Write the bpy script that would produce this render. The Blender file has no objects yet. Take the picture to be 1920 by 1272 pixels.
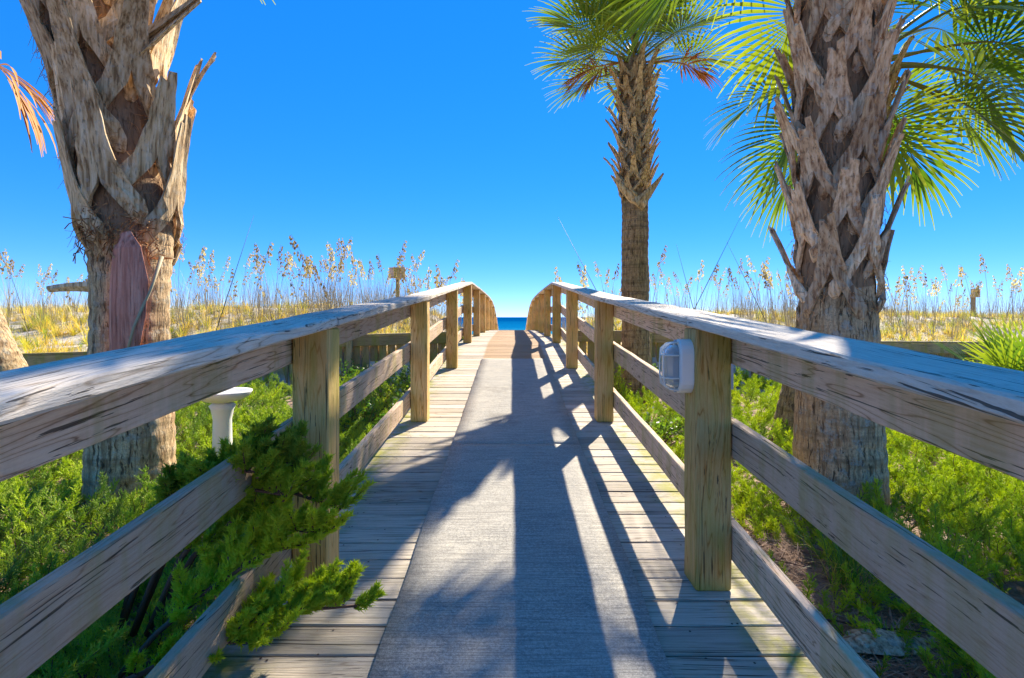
import bpy, bmesh, math, random
from mathutils import Vector, Matrix, Euler, noise as mnoise
R = math.radians
rnd = random.Random(7)

# ------------------------------------------------------------------ camera, sky, sun, exposure
S = bpy.context.scene
C = S.collection
EYE = 1.28
F = 1000.0
cam_d = bpy.data.cameras.new('camera')
cam = bpy.data.objects.new('camera', cam_d); C.objects.link(cam)
cam.location = (0, 0, EYE); cam.rotation_euler = (R(90), 0, 0)
cam_d.sensor_width = 36; cam_d.lens = 36 * F / 1920.0
cam_d.shift_y = -41 / 1920.0
cam_d.clip_start = 0.05; cam_d.clip_end = 60000
S.camera = cam

SUN_EL = 35.5
SUN_AZ = math.degrees(math.atan2(1.0, 2.12))          # to the right of straight ahead (+Y)
W = bpy.data.worlds.new('World'); S.world = W; W.use_nodes = True
wn = W.node_tree.nodes; wl = W.node_tree.links
for n in list(wn): wn.remove(n)
sky = wn.new('ShaderNodeTexSky'); sky.sky_type = 'NISHITA'; sky.sun_disc = False
sky.sun_elevation = R(SUN_EL); sky.sun_rotation = R(SUN_AZ)
sky.air_density = 0.35; sky.dust_density = 0.0; sky.ozone_density = 7.0; sky.altitude = 0
hs = wn.new('ShaderNodeHueSaturation'); hs.inputs['Saturation'].default_value = 1.80; hs.inputs['Value'].default_value = 2.12
hs.inputs['Hue'].default_value = 0.515
bg = wn.new('ShaderNodeBackground'); bg.inputs['Strength'].default_value = 0.13
wo = wn.new('ShaderNodeOutputWorld')
gm = wn.new('ShaderNodeGamma'); gm.inputs[1].default_value = 0.45
wl.new(sky.outputs[0], gm.inputs[0]); wl.new(gm.outputs[0], hs.inputs['Color']); wl.new(hs.outputs[0], bg.inputs[0]); wl.new(bg.outputs[0], wo.inputs[0])
sd = bpy.data.lights.new('sun', 'SUN'); sd.energy = 4.6; sd.angle = R(0.6); sd.color = (1.0, 0.91, 0.76)
sun = bpy.data.objects.new('sun', sd); C.objects.link(sun)
sv = Vector((math.sin(R(SUN_AZ)) * math.cos(R(SUN_EL)), math.cos(R(SUN_AZ)) * math.cos(R(SUN_EL)), math.sin(R(SUN_EL))))
sun.rotation_euler = sv.to_track_quat('Z', 'Y').to_euler(); sun.location = sv * 30
S.view_settings.view_transform = 'Standard'
try: S.view_settings.look = 'None'
except Exception: pass
S.view_settings.exposure = 1.38; S.view_settings.gamma = 1.0; S.view_settings.use_curve_mapping = False

# ------------------------------------------------------------------ helpers
def P(px, py, d):
    return Vector(((px - 960) * d / F, d, EYE + (595 - py) * d / F))

def tag(o, label=None, cat=None, group=None, kind=None):
    if label: o['label'] = label
    if cat: o['category'] = cat
    if group: o['group'] = group
    if kind: o['kind'] = kind
    return o

def empty(name, loc=(0, 0, 0), rz=0, label=None, cat=None, group=None):
    o = bpy.data.objects.new(name, None); C.objects.link(o)
    o.location = loc; o.rotation_euler = (0, 0, rz); o.empty_display_size = .1
    return tag(o, label, cat, group)

def link(name, me, mat=None, parent=None, M=None, link_it=True):
    if mat is not None and not me.materials:
        for m in (mat if isinstance(mat, (list, tuple)) else [mat]): me.materials.append(m)
    o = bpy.data.objects.new(name, me)
    if link_it: C.objects.link(o)
    if parent: o.parent = parent
    if M is not None:
        if isinstance(M, Matrix): o.matrix_local = M
        else: o.location = M
    return o

class MB:
    def __init__(s): s.v = []; s.f = []; s.m = []; s.c = []
    def add(s, vs, fs, mi=0, col=None):
        b = len(s.v); s.v += [tuple(v) for v in vs]
        s.f += [tuple(i + b for i in f) for f in fs]; s.m += [mi] * len(fs)
        s.c += ([col] * len(vs) if not isinstance(col, list) else col)
    def box(s, c, h, M=None, mi=0):
        vs = [Vector((c[0] + a * h[0], c[1] + b * h[1], c[2] + d * h[2])) for a in (-1, 1) for b in (-1, 1) for d in (-1, 1)]
        if M is not None: vs = [M @ v for v in vs]
        s.add(vs, [(0, 1, 3, 2), (4, 6, 7, 5), (0, 4, 5, 1), (2, 3, 7, 6), (0, 2, 6, 4), (1, 5, 7, 3)], mi)
    def tube(s, pts, rads, n=6, mi=0, cap=True, col=None):
        pts = [Vector(p) for p in pts]; rings = []
        up = Vector((0, 0, 1)); prev = None
        vs = []
        for i, p in enumerate(pts):
            t = (pts[min(i + 1, len(pts) - 1)] - pts[max(i - 1, 0)]).normalized()
            if prev is None:
                a = t.cross(up)
                if a.length < .1: a = t.cross(Vector((1, 0, 0)))
            else:
                a = prev - t * prev.dot(t)
            a.normalize(); prev = a; b = t.cross(a)
            r = rads[i] if isinstance(rads, (list, tuple)) else rads
            for k in range(n):
                w = 2 * math.pi * k / n
                vs.append(p + a * math.cos(w) * r + b * math.sin(w) * r)
        fs = []
        for i in range(len(pts) - 1):
            for k in range(n):
                fs.append((i * n + k, i * n + (k + 1) % n, (i + 1) * n + (k + 1) % n, (i + 1) * n + k))
        if cap:
            fs.append(tuple(range(n))[::-1]); fs.append(tuple((len(pts) - 1) * n + k for k in range(n)))
        s.add(vs, fs, mi, col)
    def lathe(s, prof, n=24, mi=0):
        vs = []
        for (r, z) in prof:
            for k in range(n):
                w = 2 * math.pi * k / n; vs.append((r * math.cos(w), r * math.sin(w), z))
        fs = []
        for i in range(len(prof) - 1):
            for k in range(n):
                fs.append((i * n + k, i * n + (k + 1) % n, (i + 1) * n + (k + 1) % n, (i + 1) * n + k))
        fs.append(tuple(range(n))[::-1]); fs.append(tuple((len(prof) - 1) * n + k for k in range(n)))
        s.add(vs, fs, mi)
    def mesh(s, name, smooth=False, colattr=False):
        me = bpy.data.meshes.new(name); me.from_pydata(s.v, [], s.f)
        if any(s.m): me.polygons.foreach_set('material_index', s.m)
        if smooth: me.polygons.foreach_set('use_smooth', [True] * len(s.f))
        if colattr:
            a = me.attributes.new('shade', 'FLOAT', 'POINT')
            a.data.foreach_set('value', [0.0 if c is None else c for c in s.c])
        me.update(); return me

# ------------------------------------------------------------------ material helpers
class NT:
    def __init__(s, name):
        s.mat = bpy.data.materials.new(name); s.mat.use_nodes = True
        s.t = s.mat.node_tree
        for n in list(s.t.nodes): s.t.nodes.remove(n)
        s.out = s.t.nodes.new('ShaderNodeOutputMaterial')
    def n(s, typ, **kw):
        nd = s.t.nodes.new(typ)
        for k, v in kw.items(): setattr(nd, k, v)
        return nd
    def set(s, sock, v):
        if hasattr(v, 'links') or hasattr(v, 'is_linked'): s.t.links.new(v, sock)
        else: sock.default_value = v
    def math(s, op, a, b=0.0, c=0.0, clamp=False):
        nd = s.n('ShaderNodeMath', operation=op, use_clamp=clamp)
        s.set(nd.inputs[0], a); s.set(nd.inputs[1], b); s.set(nd.inputs[2], c)
        return nd.outputs[0]
    def vmath(s, op, a, b=(0, 0, 0)):
        nd = s.n('ShaderNodeVectorMath', operation=op); s.set(nd.inputs[0], a); s.set(nd.inputs[1], b); return nd.outputs[0]
    def map(s, v, scale=(1, 1, 1), loc=(0, 0, 0)):
        nd = s.n('ShaderNodeMapping'); s.set(nd.inputs['Vector'], v); nd.inputs['Scale'].default_value = scale
        s.set(nd.inputs['Location'], loc); return nd.outputs[0]
    def noise(s, v, scale=5, detail=4, rough=.55, dist=0.0, col=False):
        nd = s.n('ShaderNodeTexNoise'); s.set(nd.inputs['Vector'], v); nd.inputs['Scale'].default_value = scale
        nd.inputs['Detail'].default_value = detail; nd.inputs['Roughness'].default_value = rough; nd.inputs['Distortion'].default_value = dist
        return nd.outputs[1 if col else 0]
    def ramp(s, f, stops, interp='LINEAR'):
        nd = s.n('ShaderNodeValToRGB'); s.set(nd.inputs[0], f); cr = nd.color_ramp; cr.interpolation = interp
        while len(cr.elements) > 1: cr.elements.remove(cr.elements[-1])
        for i, (p, c) in enumerate(stops):
            e = cr.elements[0] if i == 0 else cr.elements.new(p)
            e.position = p
            e.color = (c, c, c, 1) if isinstance(c, (int, float)) else (*c, 1)
        return nd.outputs[0]
    def mix(s, f, a, b, typ='MIX'):
        nd = s.n('ShaderNodeMix', data_type='RGBA', blend_type=typ)
        s.set(nd.inputs[0], f)
        s.set(nd.inputs[6], a if not isinstance(a, tuple) else (*a, 1)); s.set(nd.inputs[7], b if not isinstance(b, tuple) else (*b, 1))
        return nd.outputs[2]
    def bump(s, h, strength=.4, dist=.01):
        nd = s.n('ShaderNodeBump'); s.set(nd.inputs['Height'], h); nd.inputs['Strength'].default_value = strength
        nd.inputs['Distance'].default_value = dist; return nd.outputs[0]
    def bsdf(s, col, rough=.8, normal=None, **kw):
        nd = s.n('ShaderNodeBsdfPrincipled'); s.set(nd.inputs['Base Color'], col if not isinstance(col, tuple) else (*col, 1))
        s.set(nd.inputs['Roughness'], rough)
        if normal is not None: s.t.links.new(normal, nd.inputs['Normal'])
        for k, v in kw.items(): s.set(nd.inputs[k.replace('_', ' ')], v)
        return nd.outputs[0]
    def done(s, sh): s.t.links.new(sh, s.out.inputs[0]); return s.mat
    def obj(s): return s.n('ShaderNodeTexCoord').outputs['Object']
    def pos(s): return s.n('ShaderNodeNewGeometry').outputs['Position']
    def rand(s): return s.n('ShaderNodeObjectInfo').outputs['Random']
    def xyz(s, v):
        nd = s.n('ShaderNodeSeparateXYZ'); s.set(nd.inputs[0], v); return nd.outputs
    def vec(s, x, y, z):
        nd = s.n('ShaderNodeCombineXYZ'); s.set(nd.inputs[0], x); s.set(nd.inputs[1], y); s.set(nd.inputs[2], z); return nd.outputs[0]

def simple(name, col, rough=.6, **kw):
    t = NT(name); return t.done(t.bsdf(col, rough, None, **kw))

def wood(name, dark, mid, light, algae=0.0, tan=False, grain=26, bumps=.5, stain=0.35, algae_base=0.0, spec=.3):
    t = NT(name); o = t.obj(); r = t.rand()
    off = t.vec(t.math('MULTIPLY', r, 37.0), t.math('MULTIPLY', r, 11.3), t.math('MULTIPLY', r, 5.7))
    p = t.vmath('ADD', o, off)
    vo = t.n('ShaderNodeTexVoronoi'); t.set(vo.inputs['Vector'], t.map(p, (1.5, 5.2, 5.2))); vo.inputs['Scale'].default_value = 1.0
    d = vo.outputs['Distance']
    warp = t.math('DIVIDE', 0.010, t.math('ADD', d, 0.10))
    lw = t.math('MULTIPLY', t.math('SUBTRACT', t.noise(t.map(p, (1.1, 4, 4)), 1, 2), .5), 0.06)
    x, y, z = t.xyz(p)[0:3]
    pw = t.vec(x, t.math('ADD', y, t.math('ADD', warp, lw)), t.math('ADD', z, warp))
    g1 = t.noise(t.map(pw, (.9, grain, grain)), 1.0, 2, .45)
    g2 = t.noise(t.map(pw, (14.0, grain * 14, grain * 14)), 1.0, 4, .75)
    fz = t.noise(t.map(p, (120, 260, 260)), 1.0, 2, .7)
    g3 = t.noise(t.map(pw, (1.0, grain * 2.2, grain * 2.2)), 1.0, 2, .5)
    ring = t.math('FRACT', t.math('MULTIPLY', g1, 13.0))
    ring = t.math('ABSOLUTE', t.math('SUBTRACT', ring, .5))
    gg = t.math('ADD', t.mix(t.math('MULTIPLY', t.math('FRACT', t.math('MULTIPLY', r, 7.3)), .75), t.ramp(ring, [(.02, .03), (.09, .25), (.5, .35)]), (.28, .28, .28)), t.math('ADD', t.math('MULTIPLY', g2, .42), t.math('MULTIPLY', fz, .10)))
    col = t.ramp(gg, [(.24, dark), (.40, mid), (.62, light)])
    big = t.noise(t.map(p, (2.2, 7, 7)), 1, 3, .6)
    col = t.mix(t.ramp(big, [(.38, 0), (.68, stain)]), col, t.mix(.5, dark, mid))
    tone = t.math('ADD', .74, t.math('MULTIPLY', r, .46))
    col = t.mix(1.0, col, t.vec(tone, tone, tone), 'MULTIPLY')
    # checks and cracks along the grain
    crack = t.ramp(t.noise(t.map(pw, (1.6, 120, 120)), 1.0, 3, .6), [(.365, 1), (.385, 0)])
    col = t.mix(t.math('MULTIPLY', crack, .85), col, (.035, .026, .018))
    knot = t.ramp(d, [(.035, 1), (.075, 0)])
    col = t.mix(t.math('MULTIPLY', knot, .8), col, (.085, .04, .018))
    if tan:
        X, Y, Z = t.xyz(t.pos())[0:3]
        inx = t.ramp(t.math('ABSOLUTE', t.math('SUBTRACT', X, .03)), [(.43, 1), (.47, 0)])
        iny = t.math('GREATER_THAN', Y, 7.55)
        col = t.mix(t.math('MULTIPLY', t.math('MULTIPLY', inx, iny), .85), col, t.mix(t.math('MULTIPLY', gg, .9), (.26, .13, .045), (.50, .30, .13)))
    if algae > 0:
        wpos = t.pos()
        an = t.noise(t.map(wpos, (9, 9, 1.6)), 1.0, 4, .6)
        am = t.ramp(an, [(.46, 0), (.62, algae)])
        if tan:
            ax = t.math('ABSOLUTE', t.xyz(wpos)[0])
            am = t.math('ADD', am, t.math('MULTIPLY', t.ramp(ax, [(.74, 0), (.90, 1)]), t.ramp(an, [(.40, 0), (.60, .8)])), clamp=True)
        if algae_base:
            zz = t.xyz(t.vmath('SUBTRACT', o, (0, 0, 0)))[0]
            am = t.math('ADD', am, t.ramp(t.math('ADD', zz, t.math('MULTIPLY', an, .15)), [(0.0, .9), (.13, 0)]), clamp=True)
        col = t.mix(am, col, t.mix(g2, (.20, .20, .01), (.42, .38, .04)))
    h = t.math('ADD', t.math('MULTIPLY', ring, .6), t.math('ADD', g2, t.math('MULTIPLY', crack, -1.2)))
    return t.done(t.bsdf(col, .78, t.bump(h, bumps, .004), Specular_IOR_Level=spec))

M_cap = wood('weathered_cap_wood', (.26, .18, .11), (.55, .44, .32), (.78, .68, .54), grain=14, bumps=.8, stain=.2)
M_rail = wood('weathered_rail_wood', (.29, .155, .08), (.60, .385, .235), (.78, .58, .40), algae=.35, grain=14, bumps=.6, stain=.2)
M_plank = wood('weathered_plank_wood', (.21, .155, .10), (.42, .345, .26), (.64, .555, .43), tan=True, grain=16, bumps=.6, algae=.08, stain=.35)
M_post = wood('post_wood', (.34, .12, .025), (.68, .36, .10), (.84, .56, .22), algae=.38, algae_base=1, grain=15, bumps=.5, stain=.25)
M_postg = wood('green_stained_post_wood', (.34, .13, .025), (.68, .37, .10), (.84, .58, .22), algae=.5, algae_base=1, grain=15, bumps=.5, stain=.2)
M_fence = wood('fence_wood', (.16, .09, .035), (.38, .24, .10), (.55, .38, .18), algae=.6, grain=22)

def mat_bark(name, c0, c1, c2, lichen=.5, ring=9.0, zf=9.0):
    t = NT(name); o = t.obj()
    f = t.noise(t.map(o, (34, 34, 4.5)), 1, 5, .65, .4)
    x, y, z = t.xyz(o)[0:3]
    rn = t.noise(t.map(o, (1.5, 1.5, ring)), 1, 3, .6)
    big = t.noise(o, 2.6, 4, .6)
    col = t.ramp(f, [(.30, c0), (.50, c1), (.70, c2)])
    col = t.mix(t.ramp(rn, [(.52, 0), (.66, .55)]), col, tuple(a * .5 for a in c0))
    li = t.noise(o, 13, 4, .7)
    col = t.mix(t.math('MULTIPLY', t.ramp(li, [(.54, 0), (.62, 1)]), lichen), col, (.42, .41, .33))
    col = t.mix(t.ramp(big, [(.5, 0), (.72, .4)]), col, (.16, .15, .04))
    ck = t.ramp(t.noise(t.map(o, (48, 48, 7)), 1, 4, .7, .6), [(.36, 1), (.43, 0)])
    col = t.mix(t.math('MULTIPLY', ck, .8), col, (.045, .03, .018))
    sp = t.noise(o, 70, 3, .8)
    col = t.mix(t.ramp(sp, [(.40, .55), (.5, 0)]), col, tuple(a * .45 for a in c1))
    zz = t.math('ADD', z, t.math('MULTIPLY', big, .25))
    col = t.mix(t.math('GREATER_THAN', zz, zf), col, t.mix(f, (.14, .075, .035), (.46, .30, .17)))
    h = t.math('ADD', t.math('ADD', f, t.math('MULTIPLY', ck, -.7)), t.math('MULTIPLY', rn, .8))
    return t.done(t.bsdf(col, .9, t.bump(h, .9, .02), Specular_IOR_Level=.15))
BK = ((.20, .11, .05), (.60, .40, .21), (.80, .60, .35))
M_bark = mat_bark('palm_bark', *BK, .6)
M_barkR = mat_bark('palm_bark_right', *BK, .75, 9, 1.6)
M_barkL = mat_bark('palm_bark_left', *BK, .5, 9, 1.95)
M_bark2 = mat_bark('palm_bark_fine', (.17, .10, .045), (.38, .25, .12), (.52, .37, .18), .12, 22)

def mat_boot(name, c0, c1, c2, lich=.6):
    t = NT(name); o = t.obj(); r = t.rand()
    p = t.vmath('ADD', o, t.vec(t.math('MULTIPLY', r, 9.0), 0.0, t.math('MULTIPLY', r, 23.0)))
    f = t.noise(t.map(p, (42, 42, 2.0)), 1, 5, .6)
    b = t.noise(p, 5.5, 4, .6)
    col = t.ramp(f, [(.36, c0), (.5, c1), (.64, c2)])
    col = t.mix(t.ramp(b, [(.46, 0), (.68, .25)]), col, tuple(a * .55 for a in c0))
    col = t.mix(t.math('MULTIPLY', t.ramp(t.noise(p, 22, 3, .6), [(.58, 0), (.64, 1)]), lich), col, (.50, .49, .42))
    ck = t.ramp(t.noise(t.map(p, (85, 85, 4.0)), 1, 4, .65), [(.35, 1), (.41, 0)])
    col = t.mix(t.math('MULTIPLY', ck, .45), col, (.09, .05, .03))
    sp = t.noise(p, 60, 3, .8)
    col = t.mix(t.ramp(sp, [(.38, .12), (.5, 0)]), col, tuple(a * .5 for a in c1))
    tone = t.math('ADD', .66, t.math('MULTIPLY', r, .62))
    col = t.mix(1.0, col, t.vec(tone, tone, t.math('MULTIPLY', tone, .97)), 'MULTIPLY')
    return t.done(t.bsdf(col, .82, t.bump(t.math('ADD', t.math('ADD', f, t.math('MULTIPLY', ck, -.6)), t.math('MULTIPLY', b, .5)), .8, .012), Specular_IOR_Level=.25))
M_bootL = mat_boot('tan_leaf_base', (.30, .17, .07), (.70, .48, .25), (.84, .66, .42), .3)
M_bootR = mat_boot('grey_leaf_base', (.32, .175, .09), (.70, .47, .27), (.85, .66, .44), .5)
M_bootM = mat_boot('small_leaf_base', (.24, .14, .055), (.58, .40, .19), (.74, .56, .31), .1)
M_spathe = mat_boot('red_brown_leaf_base', (.34, .11, .07), (.52, .20, .13), (.62, .29, .20), .05)
M_fibre = mat_boot('brown_fibre', (.20, .08, .03), (.46, .22, .08), (.66, .38, .17), 0)

def mat_leaf(name, cols, tr=.45, rough=.45, shade=True, spec=.4):
    t = NT(name); r = t.rand()
    st = [(i / (len(cols) - 1), c) for i, c in enumerate(cols)]
    nz = t.noise(t.pos(), 2.0, 2, .5)
    fac = t.math('ADD', t.math('MULTIPLY', r, .75), t.math('MULTIPLY', t.math('SUBTRACT', nz, .35), .6), clamp=True)
    col = t.ramp(fac, st)
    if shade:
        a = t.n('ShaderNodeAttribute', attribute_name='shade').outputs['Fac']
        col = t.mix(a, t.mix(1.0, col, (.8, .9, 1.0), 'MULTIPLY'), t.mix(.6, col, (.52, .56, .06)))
    b = t.bsdf(col, rough, None, Specular_IOR_Level=spec)
    tl = t.n('ShaderNodeBsdfTranslucent'); t.set(tl.inputs[0], col)
    tcol = t.mix(1.0, col, (1.6, 1.7, .9), 'MULTIPLY'); t.set(tl.inputs[0], tcol)
    ms = t.n('ShaderNodeMixShader'); ms.inputs[0].default_value = tr
    t.t.links.new(b, ms.inputs[1]); t.t.links.new(tl.outputs[0], ms.inputs[2])
    return t.done(ms.outputs[0])
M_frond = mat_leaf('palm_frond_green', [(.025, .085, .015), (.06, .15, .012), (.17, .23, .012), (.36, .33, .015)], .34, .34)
M_dead = mat_leaf('palm_frond_dead', [(.36, .11, .012), (.50, .19, .02), (.54, .28, .05)], .10, .7, False)
M_stem = mat_leaf('palm_stem', [(.16, .16, .02), (.30, .26, .05)], .1, .5, False)
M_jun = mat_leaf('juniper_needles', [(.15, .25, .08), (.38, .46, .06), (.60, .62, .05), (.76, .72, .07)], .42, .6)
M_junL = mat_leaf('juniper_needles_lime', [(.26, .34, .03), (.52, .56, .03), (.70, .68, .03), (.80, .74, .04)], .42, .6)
M_twig = simple('juniper_twig', (.16, .075, .045), .8)
M_grassY = mat_leaf('dune_grass', [(.18, .28, .03), (.48, .40, .05), (.68, .46, .10), (.74, .58, .30)], .4, .6, False)
M_grassG = mat_leaf('green_grass', [(.08, .18, .02), (.22, .30, .04)], .4, .5, False)
M_oat = simple('sea_oat_stem', (.42, .34, .19), .7)
M_oatg = simple('sea_oat_stem_green', (.13, .15, .07), .6)
M_seed = mat_leaf('sea_oat_seed', [(.15, .10, .06), (.44, .33, .20), (.66, .56, .40)], .35, .7, False)
M_shrub = mat_leaf('beach_shrub_leaf', [(.05, .13, .02), (.16, .24, .02), (.40, .36, .02)], .4, .5, False)
M_straw = mat_leaf('pine_straw', [(.16, .08, .04), (.40, .23, .13), (.54, .38, .28)], .1, .8, False)
M_white = simple('white_plastic', (.86, .82, .70), .4)
M_plaster = simple('white_concrete', (.72, .71, .66), .7)
M_grey = simple('grey_pvc', (.40, .44, .47), .45)

# ------------------------------------------------------------------ profiles
DK = [(-2.7, -1.42), (-.27, -1.25), (2.13, -1.058), (4.53, -.875), (6.95, -.66), (9.35, -.445), (11.75, -.42), (14.15, -.41),
      (16.55, -.42), (18.95, -.46), (21.35, -.62), (23.75, -.95), (26.15, -1.4), (28.55, -1.95)]
def interp(K, x):
    if x <= K[0][0]: return K[0][1]
    for (a, b), (c, d) in zip(K, K[1:]):
        if x <= c: return b + (d - b) * (x - a) / (c - a)
    return K[-1][1]
def deck(y): return EYE + interp(DK, y)
FY = [(-60, 7.6), (-12, 8.0), (-7.86, 8.5), (-1.0, 10.6), (1.0, 10.6), (6.9, 10.0), (60, 10.0)]
FZ = [(-60, .66), (-7.86, .685), (-7.07, .695), (-3.03, .955), (-1, .995), (1.0, 1.02), (2.9, 1.01), (6.9, .82), (60, .80)]
def sm(a, b, x):
    t = max(0, min(1, (x - a) / (b - a))); return t * t * (3 - 2 * t)
def nz(x, y, s, seed=0): return mnoise.noise(Vector((x * s, y * s, seed * 7.3)))
def ground(x, y):
    near = .03 * nz(x, y, .9) + .015 * nz(x, y, 3.1, 1)
    fy = interp(FY, x)
    if y < fy + .02: 
        return near
    b = interp(FZ, x) - .10
    crest = 1.30 + (.16 if x < 0 else .0) + .12 * nz(x, y, .22, 3) + .07 * nz(x, y, .8, 4)
    z = b + (crest - b) * sm(fy + .3, 15.5, y)
    z += .05 * nz(x, y, 1.3, 5)
    cor = 1 - sm(1.1, 3.2, abs(x))
    zc = min(z, deck(min(y, 28.5)) - .38)
    z = z + (zc - z) * cor
    fall = sm(19, 44, y)
    z = z * (1 - fall) + (-3.0) * fall
    return z
def ground_far(x, y):
    z = ground(x, y)
    if y > 44: z -= (y - 44) * .05
    return z

# ------------------------------------------------------------------ ground
def axis(lo, hi, fine_lo, fine_hi, step):
    a = []; x = fine_lo
    while x <= fine_hi + 1e-6: a.append(x); x += step
    s = step; x = fine_hi
    while x < hi: s *= 1.35; x += s; a.append(min(x, hi))
    s = step; x = fine_lo; pre = []
    while x > lo: s *= 1.35; x -= s; pre.append(max(x, lo))
    return pre[::-1] + a
def build_ground():
    xs = axis(-4000, 4000, -16, 18, .2); ys = axis(-4000, 90, -2, 24, .16)
    vs = [(x, y, ground_far(x, y)) for y in ys for x in xs]
    n = len(xs)
    fs = [(j * n + i, j * n + i + 1, (j + 1) * n + i + 1, (j + 1) * n + i) for j in range(len(ys) - 1) for i in range(n - 1)]
    me = bpy.data.meshes.new('ground'); me.from_pydata(vs, [], fs)
    me.polygons.foreach_set('use_smooth', [True] * len(fs))
    t = NT('sand_and_mulch'); p = t.pos(); X, Y, Z = t.xyz(p)[0:3]
    big = t.noise(p, 1.4, 5, .6); fine = t.noise(p, 45, 4, .7); mid = t.noise(p, 9, 5, .65)
    mulch = t.ramp(mid, [(.3, (.17, .10, .06)), (.5, (.38, .25, .18)), (.68, (.60, .46, .38))])
    mulch = t.mix(.35, mulch, t.ramp(fine, [(.3, (.10, .06, .035)), (.7, (.58, .42, .32))]))
    sand = t.ramp(fine, [(.25, (.60, .50, .38)), (.6, (.78, .70, .58))])
    sand = t.mix(t.ramp(big, [(.46, 0), (.60, .85)]), sand, t.mix(mid, (.30, .22, .03), (.50, .38, .08)))
    yy = t.math('ADD', Y, t.math('MULTIPLY', big, .8))
    fac = t.ramp(t.math('DIVIDE', yy, 20.0), [(.44, 0), (.53, 1)])
    col = t.mix(fac, mulch, sand)
    me.materials.append(t.done(t.bsdf(col, .95, t.bump(t.math('ADD', mid, fine), .8, .03), Specular_IOR_Level=.1)))
    o = link('ground', me); tag(o, kind='structure')
    # sea
    t = NT('sea_water'); p = t.pos()
    w1 = t.noise(t.map(p, (.06, .25, 1)), 1, 5, .6); Y = t.xyz(p)[1]
    col = t.ramp(t.math('DIVIDE', Y, 1500.0), [(.08, (.02, .24, .34)), (.16, (.002, .13, .30)), (.5, (.0, .06, .20))])
    col = t.mix(t.ramp(w1, [(.45, 0), (.7, .3)]), col, (.0, .14, .32))
    sea = MB(); sea.add([(-20000, 60, -3.25), (20000, 60, -3.25), (20000, 40000, -3.25), (-20000, 40000, -3.25)], [(0, 1, 2, 3)])
    o = link('sea', sea.mesh('sea'), t.done(t.bsdf(col, .6, t.bump(w1, 1.0, 2.0), Specular_IOR_Level=.0))); tag(o, kind='structure')
build_ground()

# ------------------------------------------------------------------ boards
def board_mesh(L, w, h, seed=0, bev=.004, seg=8, warp=.0015):
    rr = random.Random(seed); mb = MB()
    sec = []
    a, b = w / 2, h / 2
    for (sx, sz) in ((1, 1), (-1, 1), (-1, -1), (1, -1)):
        if sx * sz > 0: sec += [(sx * a, sz * (b - bev)), (sx * (a - bev), sz * b)]
        else: sec += [(sx * (a - bev), sz * b), (sx * a, sz * (b - bev))]
    n = len(sec); vs = []
    xs = [-L / 2, -L / 2 + bev] + [-L / 2 + L * k / seg for k in range(1, seg)] + [L / 2 - bev, L / 2]
    for i, x in enumerate(xs):
        sc = 1 if 0 < i < len(xs) - 1 else 1 - bev * 1.6 / min(w, h)
        jy = rr.uniform(-warp, warp); jz = rr.uniform(-warp, warp)
        for (y, z) in sec: vs.append((x, y * sc + jy + rr.uniform(-1, 1) * warp * .5, z * sc + jz + rr.uniform(-1, 1) * warp * .3))
    fs = []
    for i in range(len(xs) - 1):
        for k in range(n): fs.append((i * n + k, (i + 1) * n + k, (i + 1) * n + (k + 1) % n, i * n + (k + 1) % n))
    fs.append(tuple(range(n))); fs.append(tuple((len(xs) - 1) * n + k for k in range(n))[::-1])
    mb.add(vs, fs); return mb.mesh('board')
def frame(p0, p1, up=Vector((0, 0, 1))):
    p0 = Vector(p0); p1 = Vector(p1); x = (p1 - p0).normalized()
    y = up.cross(x)
    if y.length < .05: y = Vector((0, 1, 0))
    y.normalize(); z = x.cross(y)
    M = Matrix((x, y, z)).transposed().to_4x4(); M.translation = (p0 + p1) / 2; return M
_bn = [0]; _inv = [Matrix()]
def board(name, p0, p1, w, h, mat, parent, seed=None, **kw):
    _bn[0] += 1
    L = (Vector(p1) - Vector(p0)).length
    me = board_mesh(L, w, h, _bn[0] if seed is None else seed, **kw)
    return link(name, me, mat, parent, _inv[0] @ frame(p0, p1))
def post_obj(name, x, y, z0, z1, w, d, mat, parent):
    """a post: local X runs up from its foot (origin at the foot)"""
    L = z1 - z0; me = board_mesh(L, d, w, int(abs(x * 100 + y * 37)) + 5, bev=.006, seg=6, warp=.0012)
    me.transform(Matrix.Translation((L / 2, 0, 0)))
    M = Matrix(((0, 0, -1, x), (0, 1, 0, y), (1, 0, 0, z0), (0, 0, 0, 1)))
    return link(name, me, mat, parent, _inv[0] @ M)

# ------------------------------------------------------------------ boardwalk
bw = empty('boardwalk', (0, 0, 0), 0, 'weathered plank boardwalk arching up over the dune towards the sea', 'boardwalk')
pl_meshes = [board_mesh(1.0, .1385, .036, 100 + i, bev=.004, seg=6, warp=.001) for i in range(6)]
for m in pl_meshes: m.materials.append(M_plank)
y = -.6; i = 0; rp = random.Random(3)
while y < 28.4:
    z0, z1 = deck(y), deck(y + .1385)
    M = frame((-1, y + .069, (z0 + z1) / 2), (1, y + .069, (z0 + z1) / 2))
    sl = math.atan2(z1 - z0, .1385)
    o = link('plank', rp.choice(pl_meshes), None, bw)
    ln = 1.93 + rp.uniform(-.012, .012)
    o.matrix_local = Matrix.Translation((rp.uniform(-.008, .008), y + .069, (z0 + z1) / 2 - .018 + rp.uniform(-.0015, .0015))) @ Matrix.Rotation(sl + rp.uniform(-.006, .006), 4, 'X') @ Matrix.Rotation(rp.uniform(-.002, .002), 4, 'Z') @ Matrix.Rotation(math.pi * rp.choice((0, 1)), 4, 'Z') @ Matrix.Diagonal((ln, 1, 1, 1))
    y += .1385 + rp.uniform(.005, .0085); i += 1
sc = MB()
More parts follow.
